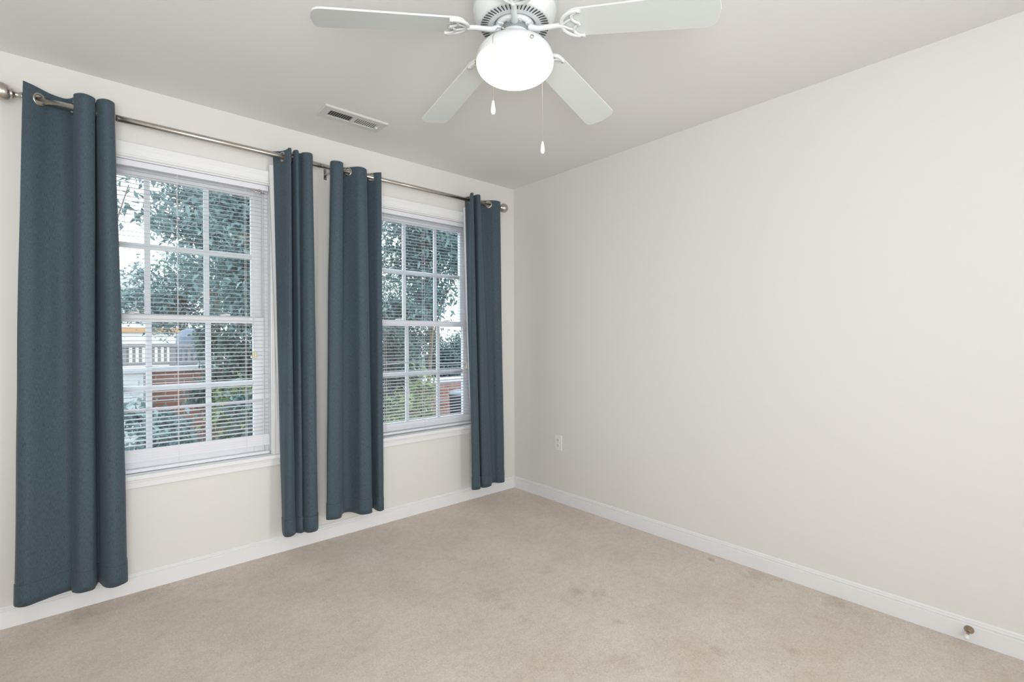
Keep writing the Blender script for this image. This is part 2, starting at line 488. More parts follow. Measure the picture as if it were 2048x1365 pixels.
for k in range(4): sl.append((0.668-.0125*k, 1.05, flat0))
blind(WIN[0], 'white mini blind lowered in the larger left window, slats bunched near the sill', sl,
      (-2.655, -2.284, -1.972, -1.888), -1.934, 1.135, 0.569)
sl = []
z = 2.044; 
while z > 0.645:
    if 1.035 < z < 1.057: sl.append((z, 0.25, lambda u: .012*math.exp(-((u-.30)/.22)**2)-.006*u))
    else:
        a = random.uniform(-.0012, .0012)
        sl.append((z, 0.11+random.uniform(-.03, .03), (lambda a: (lambda u: a*math.sin(PI*u)))(a)))
    z -= PITCH
for k in range(3): sl.append((0.630-.012*k, 0.75, flat0))
blind(WIN[1], 'white mini blind in the right window nearest the corner, one slat bent upward', sl,
      (-1.134, -0.838, -0.478), -0.467, 1.014, 0.572)

# ------------------------------------------------------------------ curtain rod
RY, RZ = -0.09, 2.238
def curtain_rod():
    loc = (-1.536, RY, RZ)
    root = thing('curtain_rod', loc, 'long brushed nickel curtain rod with ball finials above both windows', 'curtain rod')
    def part(n, bm, mat, parent=root, bevel=0.0):
        o = shift(obj(n, bm, mat, None, bevel), loc); o.parent = parent; return o
    X = Vector((1, 0, 0))
    bm = bmesh.new(); add_lathe(bm, [(0, 0), (.0145, 0), (.0145, 1.24), (.0128, 1.242), (0, 1.242)], X, Vector((-2.838, RY, RZ)), 24); part('outer_pole', bm, M_nickel)
    bm = bmesh.new(); add_lathe(bm, [(0, 0), (.0126, 0), (.0126, 1.41), (0, 1.41)], X, Vector((-1.61, RY, RZ)), 24); part('inner_pole', bm, M_nickel)
    prof = [(0, 0), (.0165, 0), (.0165, .004), (.0125, .010), (.0115, .018), (.0135, .026), (.0205, .029), (.0215, .033), (.017, .036)]
    R = .0365; c = .064
    for k in range(1, 15):
        a = PI*(0.80 - 0.80*k/14) ; prof.append((R*math.sin(a), c+R*math.cos(a)))
    for (x, ax, sc) in ((-2.830, -X, 1.0), (-0.246, X, 0.96)):
        bm = bmesh.new(); add_lathe(bm, [(r*sc, h*sc) for r, h in prof], ax, Vector((x, RY, RZ)), 32)
        part('finial', bm, M_nickel)
    for x in (-2.628, -1.541, -0.455):
        bm = bmesh.new()
        add_box(bm, x-.008, x+.008, -.004, 0, RZ-.050, RZ+.022)                       # wall plate
        add_box(bm, x-.006, x+.006, RY-.006, -.003, RZ-.026, RZ-.020)                 # arm
        add_tube(bm, [(x, RY+.0165*math.cos(a), RZ+.0165*math.sin(a)) for a in [PI*0.98+PI*1.04*i/12 for i in range(13)]], .0035, 8)
        b = part('bracket', bm, M_nickel)
        for zz in (RZ-.042, RZ+.014):
            bm = bmesh.new(); add_lathe(bm, [(0, .004), (.003, .004), (.003, .006), (0, .0068)], Vector((0, -1, 0)), Vector((x, 0, zz)), 10)
            part('screw', bm, M_screw, b)
curtain_rod()

# ------------------------------------------------------------------ curtains
def curtain(top, bot, G, zt, zb, label, strip=0.0, seed=0, ease=0.35):
    """top / bot: plan of the cloth at the header and at the hem; G: where the rod passes through (index in top)."""
    cx = sum(p[0] for p in top)/len(top)
    loc = (cx, RY, zb[0])
    root = thing('curtain', loc, label, 'curtain', 'slate blue grommet curtains')
    NU = 240
    T = catmull([(a, b, 0) for a, b in top], NU); B = catmull([(a, b, 0) for a, b in bot], NU)
    us = [0.0]
    for i in range(1, NU): us.append(us[-1]+(T[i]-T[i-1]).length*0.5+(B[i]-B[i-1]).length*0.5)
    ttop = [0.0]
    for i in range(1, NU): ttop.append(ttop[-1]+(T[i]-T[i-1]).length)
    zrows = []
    d = 0.0
    while d < 0.085: zrows.append(d); d += .0045
    full = zt-min(zb)
    n2 = 60
    for k in range(n2+1): zrows.append(0.085+(full-0.085)*k/n2)
    for e in (.0925, .0895, .0875, .0855, .083): zrows.append(full-e)
    zrows.sort()
    m = len(top)-1
    gi = [(g/m*(NU-1)) for g in G]
    def at(i, d):
        t = d/full
        w = t*(1+ease-ease*t)
        p = T[i].lerp(B[i], w)
        zbot = zb[0]+(zb[1]-zb[0])*i/(NU-1)
        z = zt - t*(zt-zbot)
        s = us[i]
        amp = 0.0105*min(1, t*2.5)
        nx = noise.noise(Vector((s*11+seed, z*0.55, seed*3.1)))
        nf = noise.noise(Vector((s*26+seed, z*3.5, seed*1.7)))
        # small press creases that cross the folds low down
        cr = 0.0
        for zc, sl_, u0 in ((0.50, 0.35, 0.2), (0.62, -0.25, 0.55), (1.02, 0.2, 0.35), (0.36, 0.15, 0.75)):
            q = z-zc-sl_*(s-u0)
            cr += 0.0016*math.exp(-(q/0.006)**2)*max(0, 1-abs(s-u0)/0.22)
        return p, z, nx*amp+nf*0.0016*min(1, t*3)+cr
    def normal(i, d):
        a, _, _ = at(max(i-1, 0), d); b, _, _ = at(min(i+1, NU-1), d)
        t = (b-a); t.normalize()
        return Vector((t.y, -t.x, 0)), t
    def sheet(off, z_from, hem, holes, ext=0.0):
        bm = bmesh.new(); uvl = bm.loops.layers.uv.new('cloth')
        grid = []
        for d in zrows:
            if d < z_from: continue
            row = []
            for i in range(NU):
                p, z, nn = at(i, d); n, t = normal(i, d)
                o = off + nn
                if hem and (full-d) < 0.0865: o += 0.0022
                if hem and 0.0865 < (full-d) < 0.0885: o -= 0.0016
                if hem and d < 0.065: o += 0.001
                v = p+n*o
                if ext and i < 5: v = v - t*ext*(1-i/5)*(1.0 if d < full*.7 else .6)
                row.append((bm.verts.new((v.x, v.y, z)), us[i], z, ttop[i], d))
            grid.append(row)
        for ra, rb in zip(grid, grid[1:]):
            for i in range(NU-1):
                if holes:
                    hit = False
                    for g in gi:
                        g0 = ttop[int(g)]+(g-int(g))*(ttop[min(int(g)+1, NU-1)]-ttop[int(g)])
                        sm = (ra[i][3]+ra[i+1][3])/2; dm = (ra[i][4]+rb[i][4])/2
                        if (sm-g0)**2+(dm-(zt-RZ))**2 < .0215**2: hit = True
                    if hit: continue
                q = (ra[i], ra[i+1], rb[i+1], rb[i])
                f = bm.faces.new([x[0] for x in q]); f.smooth = True
                for lp, x in zip(f.loops, q): lp[uvl].uv = (x[1], x[2])
        return bm
    o = shift(obj('cloth', sheet(0.0015, -1, True, True), M_fabric, None, recalc=False), loc); o.parent = root
    sd = o.modifiers.new('thickness', 'SOLIDIFY'); sd.thickness = 0.002; sd.offset = 0
    o = shift(obj('lining', sheet(-0.0025, 0.07, False, False, strip), M_lining, None, recalc=False), loc); o.parent = root
    o['label'] = 'pale lining on the back of the curtain'
    sd = o.modifiers.new('thickness', 'SOLIDIFY'); sd.thickness = 0.001; sd.offset = 0
    for g in gi:
        i = int(round(g)); n, t = normal(i, zt-RZ)
        p = T[i].lerp(B[i], (zt-RZ)/full)
        bm = bmesh.new()
        add_lathe(bm, [(.0195, -.003), (.0185, 0), (.0195, .004), (.022, .0055), (.027, .0045), (.0285, .002), (.0285, -.002), (.026, -.004), (.0195, -.003)], n, Vector((p.x, p.y, RZ)), 28)
        o = shift(obj('grommet', bm, M_nickel, None), loc); o.parent = root
    return root

A_top = [(-2.828, -.135), (-2.805, -.118), (-2.780, -.092), (-2.745, -.058), (-2.700, -.046), (-2.672, -.085), (-2.668, -.130), (-2.640, -.160), (-2.608, -.140),
         (-2.604, -.095), (-2.606, -.050), (-2.598, -.050), (-2.596, -.090), (-2.590, -.135), (-2.565, -.160), (-2.541, -.140), (-2.537, -.090), (-2.540, -.050)]
A_bot = [(-2.868, -.075), (-2.862, -.105), (-2.835, -.125), (-2.790, -.105), (-2.740, -.085), (-2.690, -.070), (-2.682, -.100), (-2.660, -.130), (-2.622, -.130),
         (-2.616, -.090), (-2.612, -.055), (-2.595, -.050), (-2.588, -.090), (-2.575, -.130), (-2.548, -.155), (-2.512, -.135), (-2.503, -.100), (-2.503, -.060)]
curtain(A_top, A_bot, (2, 5, 9, 12, 16), 2.286, (0.116, 0.108), 'widest slate blue curtain panel at the far left end of the rod', seed=1)
B_top = [(-1.846, -.045), (-1.830, -.060), (-1.808, -.088), (-1.796, -.130), (-1.796, -.156), (-1.786, -.156), (-1.776, -.100), (-1.768, -.060), (-1.760, -.060), (-1.758, -.100),
         (-1.762, -.140), (-1.750, -.155), (-1.735, -.120), (-1.722, -.115), (-1.712, -.145), (-1.690, -.160), (-1.668, -.145), (-1.652, -.090), (-1.650, -.050)]
B_bot = [(-1.806, -.050), (-1.808, -.075), (-1.812, -.100), (-1.818, -.130), (-1.806, -.150), (-1.782, -.145), (-1.765, -.115), (-1.760, -.085), (-1.752, -.085), (-1.746, -.110),
         (-1.735, -.130), (-1.722, -.125), (-1.712, -.085), (-1.706, -.070), (-1.706, -.110), (-1.690, -.150), (-1.655, -.150), (-1.632, -.110), (-1.628, -.060)]
curtain(B_top, B_bot, (2, 6, 9, 17), 2.270, (0.128, 0.122), 'narrow slate blue curtain gathered at the right side of the left window', strip=0.030, seed=2, ease=0.1)
C_top = [(-1.522, -.045), (-1.538, -.085), (-1.550, -.125), (-1.540, -.150), (-1.510, -.158), (-1.488, -.140), (-1.476, -.090), (-1.478, -.052), (-1.462, -.060), (-1.437, -.090),
         (-1.414, -.122), (-1.390, -.148), (-1.360, -.148), (-1.334, -.125), (-1.318, -.088), (-1.306, -.055), (-1.281, -.088), (-1.262, -.122), (-1.240, -.142)]
C_bot = [(-1.565, -.070), (-1.580, -.100), (-1.592, -.135), (-1.570, -.150), (-1.540, -.155), (-1.512, -.140), (-1.490, -.095), (-1.465, -.065), (-1.445, -.060), (-1.425, -.065),
         (-1.405, -.095), (-1.385, -.140), (-1.352, -.150), (-1.322, -.140), (-1.300, -.090), (-1.275, -.070), (-1.268, -.100), (-1.258, -.135), (-1.232, -.125)]
curtain(C_top, C_bot, (1, 6, 9, 14, 16), 2.264, (0.168, 0.135), 'slate blue curtain at the left side of the right window, flared at its hem', seed=3, ease=0.0)
D_top = [(-.522, -.045), (-.515, -.065), (-.513, -.090), (-.535, -.130), (-.552, -.158), (-.540, -.165), (-.518, -.125), (-.500, -.100), (-.498, -.125), (-.495, -.155),
         (-.478, -.163), (-.450, -.130), (-.420, -.085), (-.395, -.055), (-.365, -.060), (-.338, -.090), (-.315, -.115), (-.280, -.128), (-.248, -.120)]
D_bot = [(-.480, -.060), (-.490, -.080), (-.510, -.100), (-.535, -.130), (-.535, -.150), (-.505, -.160), (-.478, -.150), (-.455, -.110), (-.440, -.100), (-.450, -.140),
         (-.425, -.158), (-.385, -.155), (-.355, -.140), (-.335, -.115), (-.312, -.095), (-.285, -.095), (-.265, -.120), (-.235, -.130), (-.210, -.115)]
curtain(D_top, D_bot, (2, 12, 15), 2.268, (0.120, 0.112), 'slate blue curtain at the right end of the rod beside the room corner', strip=0.024, seed=4, ease=0.1)

# ------------------------------------------------------------------ ceiling fan
FX, FY = -1.532, -1.720
PHI = 2.706
def ceiling_fan():
    loc = (FX, FY, H)
    root = thing('ceiling_fan', loc, 'white five-blade ceiling fan with lit frosted bowl light and pull chains', 'ceiling fan')
    def part(n, bm, mat, parent=root, rz=0.0, bevel=0.0):   # meshes here are in fan coordinates, z = 0 at the ceiling
        o = obj(n, bm, mat, parent, bevel)
        o.rotation_euler = (0, 0, rz)
        return o
    bm = bmesh.new()
    add_lathe(bm, [(0, 0), (.135, 0), (.142, -.006), (.1425, -.100), (.1435, -.103), (.1435, -.108), (.142, -.111), (.138, -.126), (.129, -.140), (.122, -.147), (.119, -.149),
                   (.078, -.153), (.074, -.152), (.070, -.140), (0, -.140)], seg=64)
    hs = part('motor_housing', bm, M_fan)
    bm = bmesh.new()
    for k in range(54):
        a = 2*PI*k/54
        M = Matrix.Rotation(a, 4, 'Z') @ Matrix.Translation((0.097, 0, -.1512)) @ Matrix.Rotation(math.atan2(.004, .041), 4, 'Y')
        add_box(bm, -.0200, .0200, -.0019, .0019, -.0010, .0010, M)
    part('cooling_slots', bm, M_slot, hs)
    bm = bmesh.new()
    add_lathe(bm, [(.030, -.141), (.067, -.141), (.067, -.155), (.062, -.160), (.050, -.160), (.046, -.150), (.030, -.150)], seg=48)
    part('flywheel', bm, M_fan)
    bm = bmesh.new()
    add_lathe(bm, [(0, -.142), (.049, -.142), (.049, -.172), (.045, -.180), (0, -.180)], seg=40)
    part('switch_housing', bm, M_darkgrey)
    bm = bmesh.new()
    add_lathe(bm, [(0, -.172), (.046, -.174), (.049, -.178), (.050, -.196), (.060, -.203), (.090, -.214), (.115, -.229), (.128, -.246), (.1325, -.262), (.1335, -.273), (.131, -.275), (.128, -.271), (.10, -.235), (0, -.215)], seg=64)
    pan = part('light_pan', bm, M_fan)
    for k in range(3):
        a = 0.2+2*PI*k/3
        bm = bmesh.new(); add_lathe(bm, [(0, 0), (.003, 0), (.003, .010), (.006, .010), (.006, .014), (0, .015)], Vector((math.cos(a), math.sin(a), 0)), Vector((.126*math.cos(a), .126*math.sin(a), -.262)), 12)
        part('thumb_screw', bm, M_chain, pan)
    bm = bmesh.new()
    prof = [(.1285, -.266), (.131, -.275)]
    for k in range(0, 17):
        a = PI/2*k/16
        prof.append((.1325*math.cos(a)**0.85 if k < 16 else 0, -.277-.060*math.sin(a)))
    add_lathe(bm, prof, seg=64)
    bowl = part('glass_bowl', bm, M_bowl)
    bowl['label'] = 'glowing frosted glass bowl'
    # five blades with scroll irons
    droop = math.atan(0.129); pitch = math.radians(10.5)
    zb = 2.287-H
    M = Matrix.Translation((0, 0, zb)) @ Matrix.Rotation(droop, 4, 'Y') @ Matrix.Rotation(-pitch, 4, 'X')
    def blade_bm():
        out = []
        r0, r1 = .172, .660
        for k in range(13):                      # rounded root
            a = PI/2 + PI*k/12; out.append((r0+.050+.050*math.cos(a), .056*math.sin(a)))
        w1 = .067
        for k in range(7):                       # tip corners
            a = -PI/2+PI/2*k/6; out.append((r1-.036+.030*math.cos(a), -(w1-.030)+.030*math.sin(a)))
        out.append((r1, 0))
        for k in range(7):
            a = PI/2*k/6; out.append((r1-.036+.030*math.cos(a), (w1-.030)+.030*math.sin(a)))
        bm = bmesh.new()
        lo = [bm.verts.new(M @ Vector((x, y, -.003))) for x, y in out]
        hi = [bm.verts.new(M @ Vector((x, y, .003))) for x, y in out]
        bm.faces.new(lo); bm.faces.new(hi[::-1])
        for k in range(len(out)): bm.faces.new((lo[k], hi[k], hi[(k+1) % len(out)], lo[(k+1) % len(out)]))
        return bm
    def iron_bm():
        bm = bmesh.new()
        zz = -.0075
        def tube(pts, r, n=22, flat=.65):
            add_tube(bm, [M @ p for p in catmull([(x, y, zz) for x, y in pts], n)], r, 10, flat)
        # big crescent round the root of the blade
        tube([(.238, .050), (.214, .050), (.190, .040), (.173, .022), (.168, 0), (.173, -.022), (.190, -.040), (.214, -.050), (.238, -.050)], .0074, 34)
        # inner bat-wing scrolls from the horns to a cusp, and two stems to the arm
        for q in (-1, 1):
            tube([(.238, .050*q), (.220, .046*q), (.207, .034*q), (.206, .020*q), (.215, .009*q), (.228, .001*q)], .0054)
            tube([(.168, 0), (.184, .012*q), (.206, .024*q)], .0046, 10)
        # arm to the flywheel
        p = M @ Vector((.170, 0, zz))
        add_tube(bm, catmull([(.052, 0, -.162), (.066, 0, -.168), (.085, 0, -.174), (.110, 0, -.176), (.140, 0, -.178), (p.x, p.y, p.z)], 20),
                 [.013, .0135, .0135, .013, .0125, .012, .0115, .011, .0105, .0105, .010, .010, .010, .0095, .0095, .009, .009, .009, .009, .009], 12, .8)
        add_box(bm, .046, .066, -.024, .024, -.163, -.158)
        return bm
    b0 = part('blade', blade_bm(), M_blade, rz=PHI, bevel=0.0015)
    i0 = part('blade_iron', iron_bm(), M_fan, rz=PHI)
    spots = [(Vector((.056, yy, -.163)), 0) for yy in (-.017, .017)] + [(M @ Vector((x, y, -.0115)), 1) for x, y in ((.230, .050), (.230, -.050), (.222, 0))]
    screws = []
    for v, q in spots:
        bm = bmesh.new(); add_lathe(bm, [(0, 0), (.0035, 0), (.003, .002), (0, .0026)], Vector((0, 0, -1)), v, 10)
        screws.append(obj('screw', bm, M_screw, i0))
    for k in range(1, 5):
        c = b0.copy(); COL.objects.link(c); c.rotation_euler = (0, 0, PHI+2*PI*k/5)
        c = i0.copy(); COL.objects.link(c); c.rotation_euler = (0, 0, PHI+2*PI*k/5)
        for s0 in screws:
            s = s0.copy(); COL.objects.link(s); s.parent = c
    # pull chains
    def chain(path, zk):
        bm = bmesh.new()
        add_tube(bm, path, .0007, 5)
        for a, b in zip(path, path[1:]):
            a, b = Vector(a), Vector(b); L = (b-a).length; n = int(L/.0045)
            for q in range(n):
                bmesh.ops.create_icosphere(bm, subdivisions=1, radius=.0014, matrix=Matrix.Translation(a.lerp(b, q/n)))
        c = part('pull_chain', bm, M_chain)
        x, y, z = path[-1]
        bm = bmesh.new()
        add_lathe(bm, [(0, .002), (.003, .001), (.004, -.004), (.006, -.014), (.0078, -.028), (.0075, -.036), (.005, -.041), (.003, -.043), (0, -.043)], Vector((0, 0, 1)), Vector((x, y, z)), 20)
        part('pull_knob', bm, M_knob, c)
    d = Vector((-1.117, -1.239, 0)).normalized(); r_ = Vector((0.748, -0.664, 0))
    p0 = d*.040 - r_*.042; p1 = d*.117 - r_*.070
    chain([(p0.x, p0.y, -.180), (p1.x*.55+p0.x*.45, p1.y*.55+p0.y*.45, -.206), (p1.x, p1.y, -.255), (p1.x, p1.y, -.462)], 0)
    bm = bmesh.new(); add_lathe(bm, [(0, 0), (.005, 0), (.005, .012), (.003, .016), (0, .016)], Vector((p0.x, p0.y, 0)).normalized(), Vector((p0.x*.75, p0.y*.75, -.178)), 12)
    part('chain_outlet', bm, M_chain)
    p0 = -d*.03 + r_*.040; p1 = -d*.100 + r_*.100
    chain([(p0.x, p0.y, -.182), (p1.x*.6, p1.y*.6, -.206), (p1.x, p1.y, -.250), (p1.x, p1.y, -.505)], 0)
    # bulbs inside the bowl
    for k in range(2):
        a = 0.9+PI*k
        ld = bpy.data.lights.new('bulb', 'POINT'); ld.energy = 0.12; ld.color = (1.0, 0.80, 0.55); ld.shadow_soft_size = .022
        lo = bpy.data.objects.new('bulb', ld); COL.objects.link(lo); lo.parent = root
        lo.location = (.045*math.cos(a), .045*math.sin(a), -.280)
ceiling_fan()

# ------------------------------------------------------------------ small fittings
def ceiling_vent():
    cx, cy, w, d = -1.523, -0.368, .356, .150
    loc = (cx, cy, H)
    root = thing('ceiling_vent', loc, 'rectangular white two-way air register in the ceiling above the windows', 'vent')
    def part(n, bm, mat, parent=root, bevel=0.0): return obj(n, bm, mat, parent, bevel)
    bm = bmesh.new()
    ow, od, iw, idp = w/2, d/2, w/2-.042, d/2-.040
    prof = [(ow, od, 0), (ow, od, -.003), (ow-.006, od-.006, -.008), (iw, idp, -.008), (iw, idp, 0.0)]
    rings = [[bm.verts.new((sx*a, sy*b, z)) for sx, sy in ((-1, -1), (1, -1), (1, 1), (-1, 1))] for a, b, z in prof]
    for p, q in zip(rings, rings[1:]):
        for k in range(4): bm.faces.new((p[k], p[(k+1) % 4], q[(k+1) % 4], q[k]))
    add_box(bm, -.008, .008, -idp, idp, -.008, -.001)
    part('frame', bm, M_vent)
    bm = bmesh.new(); add_box(bm, -iw, iw, -idp, idp, -.0012, -.0004); part('duct_opening', bm, M_slot)
    bm = bmesh.new()
    n = 11
    for side in (-1, 1):
        for k in range(n):
            x = side*(.014 + (iw-.018)*k/(n-1))
            Mx = Matrix.Translation((x, 0, -.0048)) @ Matrix.Rotation(math.radians(14 if side > 0 else -42), 4, 'Y')
            add_box(bm, -.0029, .0029, -idp, idp, -.0004, .0004, Mx)
    part('louvers', bm, M_vent)
    bm = bmesh.new(); add_box(bm, iw-.006, iw+.008, -.004, .004, -.018, -.007); part('damper_lever', bm, M_vent, bevel=.001)
    for sx in (-1, 1):
        bm = bmesh.new(); add_lathe(bm, [(0, 0), (.004, 0), (.003, .002), (0, .0025)], Vector((0, 0, -1)), Vector((sx*(iw+.024), 0, -.008)), 12); part('screw', bm, M_screw)
ceiling_vent()

def outlet():
    y, z = -0.492, 0.440
    root = thing('wall_outlet', (0, y, z), 'white duplex electrical outlet low on the right wall', 'outlet')
    bm = bmesh.new(); add_box(bm, -.006, 0, -.036, .036, -.058, .058); obj('cover_plate', bm, M_plate, root, .003)
    for s in (-1, 1):
        bm = bmesh.new()
        pts = []
        for k in range(24):
            a = 2*PI*k/24; pts.append((.0165*math.cos(a), max(-.0125, min(.0125, .0165*math.sin(a)))))
        lo = [bm.verts.new((-.0055, a, s*.0195+b)) for a, b in pts]; hi = [bm.verts.new((-.0078, a, s*.0195+b)) for a, b in pts]
        bm.faces.new(hi)
        for k in range(24): bm.faces.new((lo[k], lo[(k+1) % 24], hi[(k+1) % 24], hi[k]))
        r = obj('receptacle', bm, M_plate, root)
        bm = bmesh.new()
        add_box(bm, -.0083, -.007, -.0078, -.0052, s*.0195-.001, s*.0195+.008)
        add_box(bm, -.0083, -.007, .0052, .0078, s*.0195-.001, s*.0195+.008)
        add_lathe(bm, [(0, 0), (.0030, 0), (.0030, .0013), (0, .0013)], Vector((-1, 0, 0)), Vector((-.007, 0, s*.0195-.0070)), 10)
        obj('slots', bm, M_slotdark, r)
    bm = bmesh.new(); add_lathe(bm, [(0, 0), (.0035, 0), (.003, .0015), (0, .002)], Vector((-1, 0, 0)), Vector((-.006, 0, 0)), 12); obj('screw', bm, M_screw, root)
outlet()

def doorstop():
    y, z = -2.728, 0.050
    root = thing('door_stop', (-.014, y, z), 'bronze door stop with white rubber tip screwed to the right baseboard', 'door stop')
    X = Vector((-1, 0, 0))
    bm = bmesh.new(); add_lathe(bm, [(0, 0), (.0155, 0), (.0155, .002), (.0125, .008), (.008, .015), (.0055, .024), (0, .024)], X, seg=28); obj('flared_base', bm, M_bronze, root)
    bm = bmesh.new(); add_lathe(bm, [(.0, .02), (.0045, .02), (.0045, .066), (0, .066)], X, seg=16); obj('stem', bm, M_bronze, root)
    bm = bmesh.new(); add_lathe(bm, [(0, .062), (.007, .062), (.0085, .067), (.0085, .080), (.007, .084), (0, .085)], X, seg=20); o = obj('rubber_tip', bm, M_rubber, root)
    o['label'] = 'white rubber tip'
doorstop()

# ------------------------------------------------------------------ outdoors
GZ = -0.35
def ground():
    bm = bmesh.new(); add_box(bm, -14, 22, 0.16, 34, GZ-.2, GZ)
    struct(obj('ground', bm, M_ground))
ground()

def leaves(bm, n, centre, rad, size, rnd, lumps=None, hollow=0.0):
    """n folded leaves filling an ellipsoid, gathered in lumps"""
    C = Vector(centre)
    lumps = lumps or []
    k = 0
    while k < n:
        if lumps and rnd.random() < .8:
            c, r = rnd.choice(lumps)
            p = Vector(c) + Vector((rnd.gauss(0, .5)*r, rnd.gauss(0, .5)*r, rnd.gauss(0, .45)*r))
        else:
            v = Vector((rnd.gauss(0, 1), rnd.gauss(0, 1), rnd.gauss(0, 1))).normalized() * (rnd.random()**(1/3))
            p = C + Vector((v.x*rad[0], v.y*rad[1], v.z*rad[2]))
        if p.z < GZ+.03 or p.y < 0.35: continue
        s = size*rnd.uniform(.6, 1.3)
        d = Vector((rnd.gauss(0, 1), rnd.gauss(0, 1), rnd.gauss(-.5, .7))).normalized()
        up = Vector((rnd.gauss(0, .6), rnd.gauss(0, .6), 1)).normalized()
        sd = d.cross(up)
        if sd.length < .1: continue
        sd.normalize(); nn = sd.cross(d)
        a = bm.verts.new(p); b = bm.verts.new(p+d*s*.45+sd*s*.20+nn*s*.05); c = bm.verts.new(p+d*s-nn*s*.10); e = bm.verts.new(p+d*s*.45-sd*s*.20+nn*s*.05)
        f = bm.verts.new(p+d*s*.5)
        bm.faces.new((a, b, f)); bm.faces.new((b, c, f)); bm.faces.new((c, e, f)); bm.faces.new((e, a, f))
        k += 1
def tree(base, crown, rad, n, size, mat, label, seed, group, nl=26, trunk_r=.07, name='tree', cat='tree', br=1.0):
    rnd = random.Random(seed)
    root = thing(name, base, label, cat, group)
    lumps = []
    for k in range(nl):
        v = Vector((rnd.gauss(0, 1), rnd.gauss(0, 1), rnd.gauss(0, 1))).normalized()*rnd.uniform(.35, 1.0)
        lumps.append((Vector(crown)+Vector((v.x*rad[0], v.y*rad[1], v.z*rad[2])), min(rad)*rnd.uniform(.25, .5)))
    bm = bmesh.new(); leaves(bm, n, crown, rad, size, rnd, lumps)
    o = shift(obj('foliage', bm, mat, None, recalc=False), base); o.parent = root
    bm = bmesh.new()
    b = Vector(base); c = Vector(crown); L = c-b
    add_tube(bm, [b, b+L*.35+Vector((.03, .02, 0)), b+L*.7, c], [trunk_r, trunk_r*.8, trunk_r*.55, trunk_r*.25], 10)
    for lc, lr in lumps[::2]:
        s = b+L*rnd.uniform(.45, .95)
        add_tube(bm, [s, s.lerp(lc, .5)+Vector((0, 0, .05)), lc], [trunk_r*.35*br, trunk_r*.22*br, trunk_r*.08*br], 6)
    o = shift(obj('trunk', bm, M_bark, None), base); o.parent = root
    return root
TG = 'trees outside the windows'
tree((-0.75, 3.0, GZ), (-0.80, 3.0, 2.30), (1.10, 0.75, 1.30), 16000, .095, M_leafA, 'broad-leaved tree outside between the two windows, its crown filling the right of the left window', 11, TG, 40)
tree((0.95, 3.0, GZ), (1.22, 3.0, 2.72), (0.85, 0.75, 0.98), 14000, .095, M_leafA, 'nearer leafy tree filling the upper panes of the right window', 12, TG, 34, .035)
tree((2.60, 6.9, GZ), (2.55, 6.9, 1.25), (1.20, 0.85, 1.60), 14000, .12, M_leafB, 'dark dense evergreen behind the lower brick wall in the right window', 13, TG, 40)
tree((-1.05, 4.3, GZ), (-1.0, 4.3, 0.95), (0.58, 0.40, 1.30), 16000, .085, M_leafB, 'tall dark evergreen standing at the right side of the left window', 14, TG, 34, .05)
tree((-0.70, 12.0, GZ), (-0.75, 12.0, 2.45), (1.45, 0.9, 1.05), 6000, .14, M_leafA, 'hazy distant tree behind the railing in the left window', 15, TG, 34)
tree((-3.10, 2.6, GZ), (-2.33, 2.6, 2.62), (0.55, 0.45, 0.42), 420, .10, M_leafA, 'sparse leafy branches against the bright sky at the upper left of the left window', 16, TG, 10, .02, br=.4)
tree((-1.05, 5.9, GZ), (-1.05, 5.9, 3.1), (0.78, 0.6, 1.05), 9000, .10, M_leafA, 'bluish tree behind the nearer one in the middle of the left window', 17, TG, 34, .05)
tree((4.25, 7.1, GZ), (4.25, 7.1, 0.55), (0.85, 0.6, 0.95), 7000, .10, M_leafB, 'rounded green tree under the bright sky gap at the right window edge', 18, TG, 30, .05)
def shrub(base, rad, n, size, mat, label, seed):
    return tree(base, (base[0], base[1], base[2]+rad[2]), rad, n, size, mat, label, seed, 'shrubs under the windows', 18, .02, 'shrub', 'shrub')
shrub((-1.35, 1.9, GZ), (.42, .35, .53), 5200, .08, M_leafB, 'dark leafy shrub low in the right half of the left window', 21)
shrub((-2.28, 1.7, GZ), (.36, .32, .56), 4200, .08, M_leafA, 'bluish shrub at the lower left corner of the left window', 22)
shrub((0.05, 2.0, GZ), (.36, .35, .52), 2600, .07, M_leafC, 'yellow-green shrub at the lower left of the right window', 23)
shrub((0.50, 2.3, GZ), (.19, .24, .66), 1900, .07, M_leafC, 'slim yellowish shrub in the middle of the right window', 24)
shrub((-1.30, 2.95, GZ), (.40, .25, .62), 2200, .08, M_leafC, 'pale green shrub in front of the brick garden wall', 25)
shrub((-0.15, 3.9, GZ), (.50, .35, 1.05), 8000, .09, M_leafB, 'tall dark shrub at the left edge of the right window', 26)
shrub((0.98, 4.0, GZ), (.46, .35, .92), 8000, .09, M_leafB, 'broad dark shrub behind the slim yellowish one in the right window', 27)

def garden_wall(x0, x1, y, ztop, label):
    root = thing('brick_wall', ((x0+x1)/2, y, GZ), label, 'wall')
    loc = root.location
    o = shift(box('brickwork', x0, x1, y, y+.22, GZ, ztop-.07, M_brick), loc); o.parent = root
    o = shift(box('coping', x0-.02, x1+.02, y-.03, y+.25, ztop-.07, ztop, M_cap, None, .008), loc); o.parent = root
garden_wall(-2.02, 0.9, 5.0, 0.86, 'red brick garden wall with pale coping beyond the left window')
garden_wall(1.55, 4.6, 5.2, 0.42, 'lower red brick wall behind the dark bin beyond the right window')

